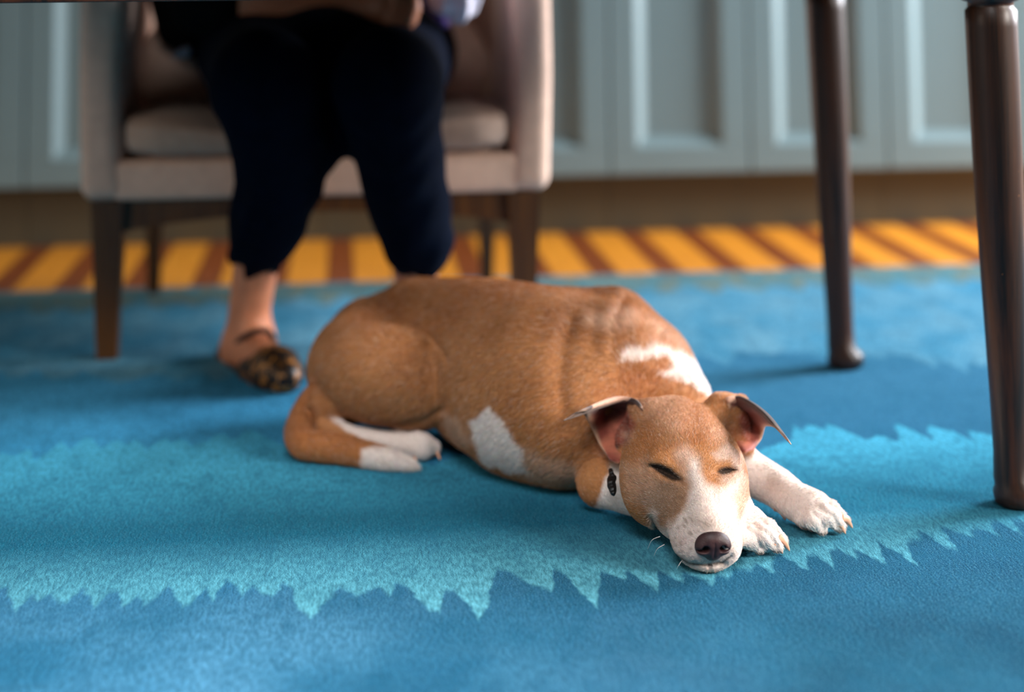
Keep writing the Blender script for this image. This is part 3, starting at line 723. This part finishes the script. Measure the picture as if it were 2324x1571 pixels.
# --- ears: a cupped leather that rises from the skull, folds over and runs out to a tip
def ear(rows, flip):
    G_ = np.array([[PZ(p[0], p[1], rz+.009)+np.array([0, (p[2] if len(p) > 2 else 0), 0]) for p in r] for rz, r in rows])   # rows x cols x 3
    G1 = np.array([catmull(list(r), 7) for r in G_]); G2 = np.array([catmull(list(G1[:, j]), 7) for j in range(G1.shape[1])]).transpose(1, 0, 2)
    nr, nc = G2.shape[:2]
    du = np.gradient(G2, axis=1); dv = np.gradient(G2, axis=0); nn = np.cross(du, dv); nn /= np.linalg.norm(nn, axis=2, keepdims=True)+1e-9
    vv, uu = np.meshgrid(np.linspace(0, 1, nr), np.linspace(0, 1, nc), indexing='ij')
    edge = np.minimum(np.minimum(uu, 1-uu)*6, (1-vv)*8); thk = .0006+.0016*np.clip(edge, 0, 1)**.5
    A = (G2+nn*thk[..., None]).reshape(-1, 3); B_ = (G2-nn*thk[..., None]).reshape(-1, 3); m = nr*nc
    id_ = np.arange(m).reshape(nr, nc)
    q1 = np.stack([id_[:-1, :-1], id_[:-1, 1:], id_[1:, 1:], id_[1:, :-1]], -1).reshape(-1, 4)
    Fs = [q1, q1[:, ::-1]+m]
    bnd = np.concatenate([id_[0, :], id_[1:, -1], id_[-1, -2::-1], id_[-2:0:-1, 0]]); nb_ = np.roll(bnd, -1)
    Fs.append(np.stack([nb_, bnd, bnd+m, nb_+m], 1)); Fe = np.concatenate(Fs)
    Ve = np.concatenate([A, B_]); toC = (G2-CC); face = (nn*toC).sum(2) < 0       # side that looks at the camera
    vv_, uu_ = vv.reshape(-1), uu.reshape(-1)
    inner_col = lin((140, 70, 56))[None]*(1-np.clip((vv_-.45)/.25, 0, 1))[:, None]+lin((58, 40, 38))[None]*np.clip((vv_-.45)/.25, 0, 1)[:, None]  # darkens up the ear: shade under the folded flap, put into the colour
    outer_col = lin((190, 138, 104))[None]*(1-.5*vv_)[:, None]+lin((196, 166, 156))[None]*(.5*vv_)[:, None]
    nz = vnoise(Ve[:m], 130)[:, None]; nz2 = vnoise(Ve[:m], 45, 3)[:, None]
    inner_col = inner_col*(1+.55*nz)+lin((196, 130, 96))*np.clip(nz2*1.6, 0, .5)*(1-np.clip(vv_[:, None]*1.6, 0, 1)); inner_col = np.clip(inner_col, 0, 1)
    e1 = np.clip((.10-np.minimum(uu_, 1-uu_))/.08, 0, 1)[:, None]*np.clip((.8-vv_)/.2, 0, 1)[:, None]; inner_col = inner_col*(1-.75*e1)+lin((206, 168, 136))*.75*e1
    rim = lin((216, 184, 170)); f1 = np.clip(np.maximum(vv_-.93, 0)/.05, 0, 1)[:, None]
    cu = inner_col*(1-f1)+rim*f1; co = outer_col*(1-f1)+rim*f1
    inner_is_A = (face[:nr//2].mean() > .5)
    Ce = np.concatenate([cu, co] if inner_is_A else [co, cu])
    n_chk = np.cross(A[q1[0, 1]]-A[q1[0, 0]], A[q1[0, 3]]-A[q1[0, 0]])
    if (n_chk*nn[0, 0]).sum() < 0: Fe = Fe[:, ::-1]
    return Ve, Fe, Ce
EL = ear([(.058, [(1424, 1038), (1412, 1054, .006), (1396, 1054, .006), (1384, 1042)]),
          (.066, [(1436, 1012), (1420, 1022, .018), (1388, 1022, .018), (1362, 1012)]),
          (.082, [(1450, 978), (1428, 982, .024), (1386, 982, .028), (1345, 975)]),
          (.100, [(1458, 952, .004), (1440, 945, .020), (1392, 936, .026), (1332, 952, .010)]),
          (.118, [(1462, 934, .016), (1440, 914, .008), (1394, 909, .006), (1318, 936, .002)]),
          (.116, [(1464, 938, .014), (1438, 910, -.004), (1394, 903, -.014), (1300, 935, -.008)]),
          (.108, [(1464, 944, .012), (1436, 912, -.008), (1391, 903, -.022), (1276, 947, -.014)])], 1)
ER = ear([(.064, [(1681, 1020), (1690, 1030, .004), (1700, 1028, .004), (1710, 1018)]),
          (.072, [(1668, 996), (1686, 1008, .014), (1712, 1005, .014), (1728, 996)]),
          (.088, [(1662, 964), (1684, 968, .020), (1714, 968, .022), (1736, 970)]),
          (.104, [(1656, 938), (1684, 938, .016), (1722, 945, .018), (1752, 972, .008)]),
          (.120, [(1654, 912, .014), (1682, 908, .006), (1726, 934, .004), (1764, 974, .002)]),
          (.116, [(1656, 920, .012), (1690, 908, -.004), (1732, 933, -.012), (1776, 986, -.006)]),
          (.108, [(1660, 928, .010), (1694, 912, -.008), (1736, 937, -.018), (1790, 1003, -.010)])], -1)
def merge(parts):
    Vs, Fs, Cs, o = [], [], [], 0
    for a, b, c in parts: Vs.append(a); Fs.append(b+o); Cs.append(c); o += len(a)
    return np.concatenate(Vs), np.concatenate(Fs), np.concatenate(Cs)
VD, FD, CD = merge([(V, Fq, CV), EL, ER])

def fur_material(name):
    t = NT(name); a = t.add('ShaderNodeAttribute', attribute_name='coat'); v = t.objc()
    n1 = t.noise(t.mapv(v, (1, 1, 1)), 240, 3, .6, .8); n2 = t.noise(v, 900, 2)
    c = t.mix(t.remap(n1, .35, .7, 0, .30), a.outputs['Color'], t.mix(1.0, a.outputs['Color'], (.42, .34, .28), 'MULTIPLY'))
    t.bump(t.math('ADD', n1, t.math('MULTIPLY', n2, .5)), .25, .0012)
    return t.out(c, .62, .25, .15)
MAT['coat'] = fur_material('dog_coat')
dog = thing('dog', 'tan and white short-haired dog asleep on the blue rug, chin down and forepaws stretched out', 'dog', (.2, 2.2, 0))
me = bpy.data.meshes.new('dog_body'); me.from_pydata(VD.tolist(), [], FD.tolist()); me.update()
me.polygons.foreach_set('use_smooth', np.ones(len(me.polygons), bool)); me.materials.append(MAT['coat'])
ca = me.color_attributes.new('coat', 'FLOAT_COLOR', 'POINT'); ca.data.foreach_set('color', np.concatenate([CD, np.ones((len(CD), 1))], 1).astype(np.float32).ravel())
db = bpy.data.objects.new('body', me); COL.objects.link(db); adopt(db, dog)

# nose leather
ns = Body(); HZ = -.003; _hp = hp
def hp(s, f, z): return _hp(s, f, z+HZ)
ns.add(ell(hp(-.001, .2035, .0400), (.0170, .0125, .0125)), .004); ns.add(ell(hp(-.001, .200, .0300), (.0115, .011, .0110)), .008)
for s in (-1, 1):
    ns.add(ell(hp(-.001+s*.0115, .2055, .0350), (.0078, .0085, .0085)), .004)
    ns.sub(ell(hp(-.001+s*.0092, .2140, .0345), (.0042, .0100, .0036)), .0015); ns.sub(ell(hp(-.001+s*.0150, .2120, .0325), (.0050, .006, .0016)), .002)
ns.bulge(lambda p: (.0012*np.exp(-((p[:, 0]-HX+.001)/.0011)**2)*(p[:, 1] < HY-.209)*(p[:, 2] < .038)).astype(np.float32))
Vn, Fn = surface(ns, hp(-.028, .235, .012), hp(.028, .18, .06), .0009)
hp = _hp
t = NT('nose_leather'); v = t.add('ShaderNodeTexVoronoi'); v.inputs['Scale'].default_value = 900; t.link(t.objc(), v.inputs['Vector'])
t.bump(v.outputs['Distance'], .25, .0006); zz = t.sep(t.pos())[2]
MAT['nose'] = t.out(t.mix(t.remap(t.noise(t.objc(), 60, 3), .3, .7), L((40, 24, 26)), L((72, 46, 46))), .48, .35)
adopt(mesh_np('nose', Vn, Fn, MAT['nose'], 2), dog)
def claw(pa, pb, r=.0042, za=.015, zb_=.003):
    a, b = PZ(pa[0]-2, pa[1], za), PZ(pb[0]+1, pb[1]+3, zb_); mid = (a+b)/2+np.array([0, 0, .0035])
    pts = catmull([a, mid, b], 5); n = len(pts); o = from_bm('claw', tube_bm(pts, [r*(1-i/(n-1))**.6+.0005 for i in range(n)], 8), MAT['claw']); adopt(o, dog)
for pa, pb in (((1770, 1222), (1791, 1248)), ((1756, 1232), (1775, 1254)), ((1712, 1226), (1722, 1256)), ((1692, 1222), (1700, 1250)),
               ((1912, 1176), (1934, 1196)), ((1898, 1186), (1918, 1209)), ((1854, 1180), (1876, 1208)), ((1836, 1186), (1842, 1200)), ((1762, 1152), (1782, 1178))):
    claw(pa, pb)
for pa, pb in (((986, 1020), (998, 1041)), ((934, 1026), (944, 1045))): claw(pa, pb, .003, .010, .003)
# whiskers
for pts in ([(1650, 1232, .030), (1672, 1222, .034), (1684, 1240, .028)], [(1652, 1238, .026), (1668, 1246, .028), (1674, 1262, .020)], [(1652, 1246, .022), (1664, 1256, .020), (1667, 1272, .008)],
            [(1498, 1218, .028), (1480, 1226, .026), (1470, 1246, .012)], [(1508, 1236, .022), (1492, 1246, .018), (1484, 1262, .006)], [(1548, 1272, .012), (1540, 1284, .010), (1536, 1292, .003)]):
    w3 = catmull([PZ(*p) for p in pts], 6); adopt(from_bm('whisker', tube_bm(w3, [.00035*(1-i/len(w3))+.0001 for i in range(len(w3))], 5), MAT['whisker']), dog)
# the end of a black leather collar tag hanging under the ear
tg = Body(); tg.add(chain(*pc_([(1386, 1050, .060, .0025), (1389, 1072, .052, .0055), (1387, 1092, .046, .0062), (1391, 1108, .042, .0035)])), .002)
c0 = PZ(1388, 1080, .05)-np.array([0, .035, 0])
tgo = Body(); tgo.add(chain(*[[p-np.array([.004, .026, -.004]) for p in pc_([(1386, 1058, .056, .0022), (1389, 1076, .050, .0048), (1387, 1094, .046, .0052), (1392, 1110, .042, .0030)])[0]], [.0022, .0048, .0052, .003]]), .002)
mn_ = pc_([(1388, 1080, .05, 0)])[0][0]
Vt, Ft = surface(tgo, mn_-np.array([.03, .06, .035]), mn_+np.array([.03, .02, .035]), .0011)
if len(Ft): Vt = Vt+.0006*np.sin(Vt*1400); o = adopt(mesh_np('collar_tag', Vt, Ft, MAT['tag'], 0), dog)
#%%FUR
# ------------------------------------------------------------------ short fur, combed back over the body
def make_fur(Vs, Fs, Cs, count):
    tri = np.concatenate([Fs[:, :3], Fs[:, [0, 2, 3]]]); a, b, c = Vs[tri[:, 0]], Vs[tri[:, 1]], Vs[tri[:, 2]]
    nrm = np.cross(b-a, c-a); ar = np.linalg.norm(nrm, axis=1)*.5; nn = nrm/(2*ar[:, None]+1e-12)
    if (nn[:, 2]*(a[:, 2] > .19)).sum() < 0: nn = -nn
    cen = (a+b+c)/3; ish = head(cen.astype(np.float32)) < .006
    w = ar*np.where(cen[:, 2] < .004, .1, 1)*np.where(ish, 2.6, 1); w /= w.sum()
    rg = np.random.default_rng(5); ti = rg.choice(len(tri), count, p=w); r1, r2 = rg.random(count), rg.random(count)
    s = np.sqrt(r1)[:, None]; u = r2[:, None]
    bw = np.concatenate([1-s, s*(1-u), s*u], 1)
    root = a[ti]*bw[:, :1]+b[ti]*bw[:, 1:2]+c[ti]*bw[:, 2:]; N = nn[ti]
    colr = Cs[tri[ti, 0]]*bw[:, :1]+Cs[tri[ti, 1]]*bw[:, 1:2]+Cs[tri[ti, 2]]*bw[:, 2:]
    rf = root.astype(np.float32); hd = head(rf); lg = legs(rf); tl = tail(rf); hf = hfoot(rf)
    D = np.tile(np.array([-.80, .30, -.55]), (count, 1))
    hm = hd < .010; D[hm] = np.array([0, .9, .25])+np.array([1, 0, 0])*((root[hm, 0]-HX)*9)[:, None]+np.array([0, 0, -2.5])*np.clip(.06-root[hm, 2], 0, 1)[:, None]
    nk = (~hm) & (root[:, 1] > 1.9) & (root[:, 0] > .33) & (root[:, 2] > .1); D[nk] = np.array([-.35, .8, -.1])
    lm = (lg < .004) & ~hm; D[lm] = np.array([.65, -.35, -.5])
    tm = (tl < .003); D[tm] = np.array([.7, -.5, -.3]); fm = hf < .003; D[fm] = np.array([.8, -.3, -.3])
    bl = rg.normal(0, 1, (count, 3)); D = D/np.linalg.norm(D, axis=1, keepdims=True)+.22*bl
    sw = np.stack([vn(root, 22, k) for k in (1, 2, 3)], 1); D += .35*sw
    D -= (D*N).sum(1, keepdims=True)*N; D /= np.linalg.norm(D, axis=1, keepdims=True)+1e-9
    ln = rg.uniform(.6, 1.2, count)*np.where(hm, np.where(root[:, 1] < HY-.12, .0034, .0050), .0075)
    ln = np.where(nk, ln*1.25, ln); ln = np.where(lm | fm, .0042*ln/.0075, ln)
    lift = np.where(hm | lm | fm, .22, .26)
    pts = np.empty((count, 4, 3)); 
    for k, f in enumerate((0, .34, .68, 1.0)):
        pts[:, k] = root-N*.0004+D*(ln*f)[:, None]+N*(ln*(lift*math.sin(f*1.8)))[:, None]
    pts[:, :, 2] = np.maximum(pts[:, :, 2], .0006)
    hc = bpy.data.hair_curves.new('fur'); hc.add_curves([4]*count)
    hc.points.foreach_set('position', pts.astype(np.float32).ravel())
    ra = hc.attributes.get('radius') or hc.attributes.new('radius', 'FLOAT', 'POINT')
    ra.data.foreach_set('value', np.tile(np.array([.00016, .00014, .00010, .00003], np.float32), count))
    tone = np.clip(rg.normal(1.0, .20, count), .5, 1.5)[:, None]; warm = 1+.06*rg.normal(0, 1, (count, 3))
    drk = (colr.max(1) < .05)[:, None]; pale = (rg.random(count) < .10)[:, None] & ~drk; cc = np.clip(colr*tone*warm, 0, .95); cc = np.where(pale, cc*.55+.36*np.array([1, .86, .76]), cc)
    at = hc.attributes.new('coat', 'FLOAT_COLOR', 'CURVE'); at.data.foreach_set('color', np.concatenate([cc, np.ones((count, 1))], 1).astype(np.float32).ravel())
    t = NT('fur_strand'); a_ = t.add('ShaderNodeAttribute', attribute_name='coat'); hc.materials.append(t.out(a_.outputs['Color'], .55, .3))
    o = bpy.data.objects.new('fur', hc); COL.objects.link(o); adopt(o, db); o.parent = db; o.matrix_parent_inverse = Matrix.Identity(4); o['kind'] = 'stuff'
    return o
def vn(p, s, seed):
    q_ = p*s+seed*7.3
    return (np.sin(q_[:, 0]*1.3+2.1*np.sin(q_[:, 1]*.9+seed))+np.sin(q_[:, 1]*1.7+1.7*np.sin(q_[:, 2]*1.1+2*seed))+np.sin(q_[:, 2]*1.5+q_[:, 0]*.7))/3
make_fur(V, Fq, CV, 300000)
SC.cycles_curves.shape = 'RIBBONS'; SC.cycles_curves.subdivisions = 1
#%%PERSON
# ------------------------------------------------------------------ the seated person behind the dog
def pd(*pts): return [P(a, b, c) for a, b, c, r in pts], [r for a, b, c, r in pts]
LT = ((600, 190, 2.43, .073), (626, 290, 2.47, .072), (636, 400, 2.54, .069), (600, 530, 2.60, .057), (584, 575, 2.62, .045))
RT = ((880, 190, 2.43, .074), (895, 290, 2.47, .070), (916, 400, 2.54, .066), (945, 535, 2.60, .059), (955, 578, 2.62, .046))
hipL, hipR = P(560, 110, 3.00), P(918, 118, 3.00); pel = (hipL+hipR)/2+np.array([0, .03, .05])
per = thing('person', 'person seated in the taupe armchair in black trousers and top, one forearm across the lap', 'person', tuple((pel[0], 2.95, 0)))
sh = pel+np.array([0, -.01, .46]); hdp = sh+np.array([.0, -.04, .25])
sk = Body()
# legs and feet
sk.add(chain(*pd((600, 200, 2.44, .050), (620, 380, 2.56, .050), (592, 540, 2.62, .040), (575, 640, 2.645, .0345), (566, 705, 2.655, .0330), (566, 752, 2.66, .0330))), .02)
sk.add(chain(*pd((562, 790, 2.665, .034), (585, 800, 2.62, .032), (612, 822, 2.56, .027), (640, 848, 2.50, .018))), .04)
sk.add(cap(P(545, 800, 2.68), P(548, 815, 2.685), .028, .024), .03)
sk.add(chain(*pd((880, 200, 2.44, .050), (905, 380, 2.56, .050), (938, 540, 2.62, .040), (945, 640, 2.645, .0345), (948, 752, 2.66, .033))), .02)
sk.add(chain(*pd((948, 790, 2.665, .034), (955, 800, 2.62, .032), (975, 822, 2.56, .027), (990, 848, 2.50, .018))), .04)
# hips, trunk, neck
sk.add(ell(pel, (.155, .11, .11)), .04); sk.add(ell(pel+np.array([0, 0, .28]), (.145, .095, .22)), .06)
sk.add(cap(hipL, P(600, 200, 2.44), .078, .056), .03); sk.add(cap(hipR, P(880, 200, 2.44), .078, .056), .03)
sk.add(cap(sh+np.array([-.14, 0, -.02]), sh+np.array([.14, 0, -.02]), .055), .05)
sk.add(cap(sh, hdp-np.array([0, -.01, .08]), .052, .046), .04)
# head with a simple face, chin lowered
sk.add(ell(hdp, (.075, .095, .105)), .03); sk.add(ell(hdp+np.array([0, -.035, -.065]), (.048, .050, .045)), .03)
sk.add(cap(hdp+np.array([0, -.092, .012]), hdp+np.array([0, -.108, -.022]), .009, .014), .012)
for s in (-1, 1):
    sk.add(ell(hdp+np.array([s*.074, .01, -.01]), (.010, .020, .032)), .008); sk.sub(ell(hdp+np.array([s*.030, -.098, .012]), (.016, .010, .009)), .012)
sk.add(cap(hdp+np.array([-.020, -.088, -.055]), hdp+np.array([.020, -.088, -.055]), .008), .006)
# forearms and hands: the near forearm lies across the lap, its hand closing over the far knee
elb = P(470, 0, 2.78); wri = P(835, 32, 2.64)
sk.add(cap(sh+np.array([-.17, 0, -.03]), elb, .048, .042), .03); sk.add(cap(elb, wri, .044, .030), .03)
knk = P(893, 24, 2.60); sk.add(cap(wri, knk, .029, .032), .02)
for i, (a, b, c) in enumerate((((905, -10, 2.57), (936, -4, 2.56), (944, 20, 2.56)), ((908, 12, 2.56), (936, 18, 2.55), (936, 46, 2.555)), ((900, 34, 2.555), (926, 42, 2.545), (920, 62, 2.555)), ((886, 50, 2.56), (908, 60, 2.55), (898, 74, 2.56)))):
    sk.add(chain([P(*a), P(*b), P(*c)], [.0125, .0115, .0095]), .007)
sk.add(chain([wri, P(862, 48, 2.61), P(886, 62, 2.59)], [.018, .0135, .010]), .012)
elr = sh+np.array([.25, -.08, -.28]); wrr = sh+np.array([.20, -.30, -.26])
sk.add(cap(sh+np.array([.17, 0, -.03]), elr, .048, .042), .03); sk.add(cap(elr, wrr, .042, .028), .03)
hr = wrr+np.array([-.05, -.06, .0]); sk.add(cap(wrr, hr, .028, .028), .02)
for i in range(4):
    b0 = hr+np.array([-.01+.0*i, -.01, .024-.016*i]); sk.add(chain([b0, b0+np.array([-.03, -.03, 0]), b0+np.array([-.055, -.02, -.01])], [.011, .0105, .009]), .006)
sk.add(chain([wrr, wrr+np.array([-.01, -.055, .03]), wrr+np.array([-.035, -.085, .03])], [.016, .013, .010]), .01)
def world_surface(fn, lo, hi, vox):
    base = fn.__call__
    return surface(fn, lo, hi, vox)
Vs_, Fs_ = surface(sk, (pel[0]-.50, 2.38, -.01), (pel[0]+.50, 3.30, hdp[2]+.14), .0048)
adopt(mesh_np('body', Vs_, Fs_, MAT['armskin'], 2), per)
db_p = per
# trousers: both legs, seat and the slack cloth between the knees, open at the cuffs
tr = Body()
tr.add(chain(*pd(*LT)), .02); tr.add(chain(*pd(*RT)), .02)
tr.add(cap(hipL, P(600, 190, 2.43), .094, .074), .03); tr.add(cap(hipR, P(880, 190, 2.43), .094, .075), .03)
tr.add(ell(pel+np.array([0, .0, .0]), (.175, .125, .125)), .04)
tr.add(cap(P(735, 150, 2.60), P(750, 285, 2.56), .070, .050), .05)
tr.add(cap(P(740, 70, 2.95), P(740, 130, 2.60), .09, .07), .05)
for (a, b) in ((LT, 0), (RT, 0)):
    p1, p2 = P(*a[-2][:3]), P(*a[-1][:3]); ax = (p2-p1)/np.linalg.norm(p2-p1)
    e_ = p2+ax*.012; tr.sub(cap(e_, e_+ax*.10, .040, .055), .006)
def folds(p):
    w = .0022*np.sin(p[:, 2]*95+6*np.sin(p[:, 0]*22)+3*np.sin(p[:, 1]*17))*np.clip((.5-p[:, 2])*4, 0, 1)
    return w.astype(np.float32)
tr.bulge(folds)
Vt_, Ft_ = surface(tr, (pel[0]-.45, 2.33, .10), (pel[0]+.45, 3.28, .80), .0045)
adopt(mesh_np('trousers', Vt_, Ft_, MAT['trouser'], 2), per)
tp = Body()
tp.add(ell(pel+np.array([0, .0, .10]), (.185, .130, .13)), .04); tp.add(ell(pel+np.array([0, 0, .28]), (.162, .112, .24)), .06)
tp.add(cap(sh+np.array([-.14, 0, -.02]), sh+np.array([.14, 0, -.02]), .066), .05)
tp.add(cap(sh+np.array([-.17, 0, -.03]), elb, .060, .056), .03); tp.add(cap(elb, elb+(wri-elb)*.18, .056, .054), .02)
tp.add(cap(sh+np.array([.17, 0, -.03]), elr, .060, .054), .03); tp.add(cap(elr, elr+(wrr-elr)*.3, .054, .050), .02)
tp.add(chain(*pd((395, -20, 3.0, .048), (405, 60, 2.98, .040), (440, 95, 2.96, .030))), .04)
Vt_, Ft_ = surface(tp, (pel[0]-.50, 2.55, .35), (pel[0]+.50, 3.28, sh[2]+.06), .0048)
adopt(mesh_np('top', Vt_, Ft_, MAT['black'], 2), per)
hr_ = Body(); hr_.add(ell(hdp+np.array([0, .022, .022]), (.090, .098, .108)), .01); hr_.add(ell(hdp+np.array([0, .05, -.06]), (.075, .06, .07)), .03)
hr_.sub(ell(hdp+np.array([0, -.10, -.035]), (.070, .085, .085)), .02)
Vt_, Ft_ = surface(hr_, hdp-np.array([.12, .15, .17]), hdp+np.array([.12, .15, .15]), .005)
adopt(mesh_np('hair', Vt_, Ft_, MAT['hair'], 1), per)
# shoes: dark leopard-like patterned ballet flats with one thin instep strap
t = NT('patterned_leather'); v = t.add('ShaderNodeTexVoronoi'); v.inputs['Scale'].default_value = 85; v.inputs['Randomness'].default_value = 1
t.link(t.mapv(t.objc(), (1, 1, 1)), v.inputs['Vector']); sp_ = t.noise(t.objc(), 70, 3, .6, 1.0)
MAT['shoe'] = t.out(t.mix(t.remap(sp_, .52, .60), L((22, 15, 10)), L((168, 108, 42))), .45, .4)
def shoe(dx):
    sb = Body(); 
    A = lambda x_, y_, d_, r: (x_+dx, y_, d_, r)
    so = pd(A(534, 822, 2.70, .030), A(560, 834, 2.64, .030), A(596, 845, 2.57, .033), A(628, 852, 2.52, .034), A(648, 858, 2.49, .024))
    sb.add(chain(*so), .01)
    up = pd(A(600, 832, 2.575, .034), A(628, 838, 2.525, .034)); sb.add(chain(*up), .02)
    sb.add(chain(*pd(A(524, 800, 2.70, .020), A(530, 818, 2.70, .026))), .02)
    # foot opening
    sb.sub(chain(*pd(A(548, 800, 2.685, .029), A(575, 800, 2.61, .031), A(600, 805, 2.565, .026))), .006)
    c_ = P(590+dx, 840, 2.58)
    Vv, Ff = surface(sb, c_-np.array([.14, .2, .06]), c_+np.array([.14, .2, .10]), .0036)
    o = adopt(mesh_np('shoe', Vv, Ff, MAT['shoe'], 2), per)
    st_ = catmull([P(530+dx, 790, 2.63), P(548+dx, 768, 2.605), P(580+dx, 752, 2.585), P(608+dx, 752, 2.575), P(622+dx, 772, 2.60)], 5)
    s_ = from_bm('strap', tube_bm(st_, .0045, 8), MAT['strap']); s_.parent = o
    return o
shoe(0); shoe(375)

# cloths tucked beside the sitter
def cloth_blob(name, label, cat, pts, mat, wr=.004, extra=None):
    b_ = Body(); b_.add(chain(*pd(*pts)), .02)
    if extra: b_.add(chain(*pd(*extra)), .02)
    b_.bulge(lambda p: (wr*np.sin(p[:, 0]*150+p[:, 2]*60+4*np.sin(p[:, 1]*30))).astype(np.float32))
    c_ = np.array([P(a, b, c) for a, b, c, r in pts]); lo = c_.min(0)-.10; hi = c_.max(0)+.10
    Vv, Ff = surface(b_, lo, hi, .004); o = mesh_np(name, Vv, Ff, mat, 2)
    return tag(o, label, cat)
cloth_blob('scarf', 'crumpled lavender scarf lying in the lap beside the hand', 'scarf', ((962, -60, 2.80, .022), (978, -10, 2.79, .024), (1000, 30, 2.78, .017), (1008, 50, 2.78, .010)), MAT['lavender'], .003)
cloth_blob('shawl', 'white shawl bundled between the sitter and the right arm of the chair', 'shawl', ((1040, -70, 2.72, .060), (1030, -20, 2.72, .044), (1042, 12, 2.72, .028)), MAT['white'], .004)
cloth_blob('napkin', 'small white napkin corner poking out by the sitter at the left of the armchair', 'napkin', ((396, 128, 2.90, .006), (412, 122, 2.89, .009), (424, 116, 2.89, .008)), MAT['white'], .001)
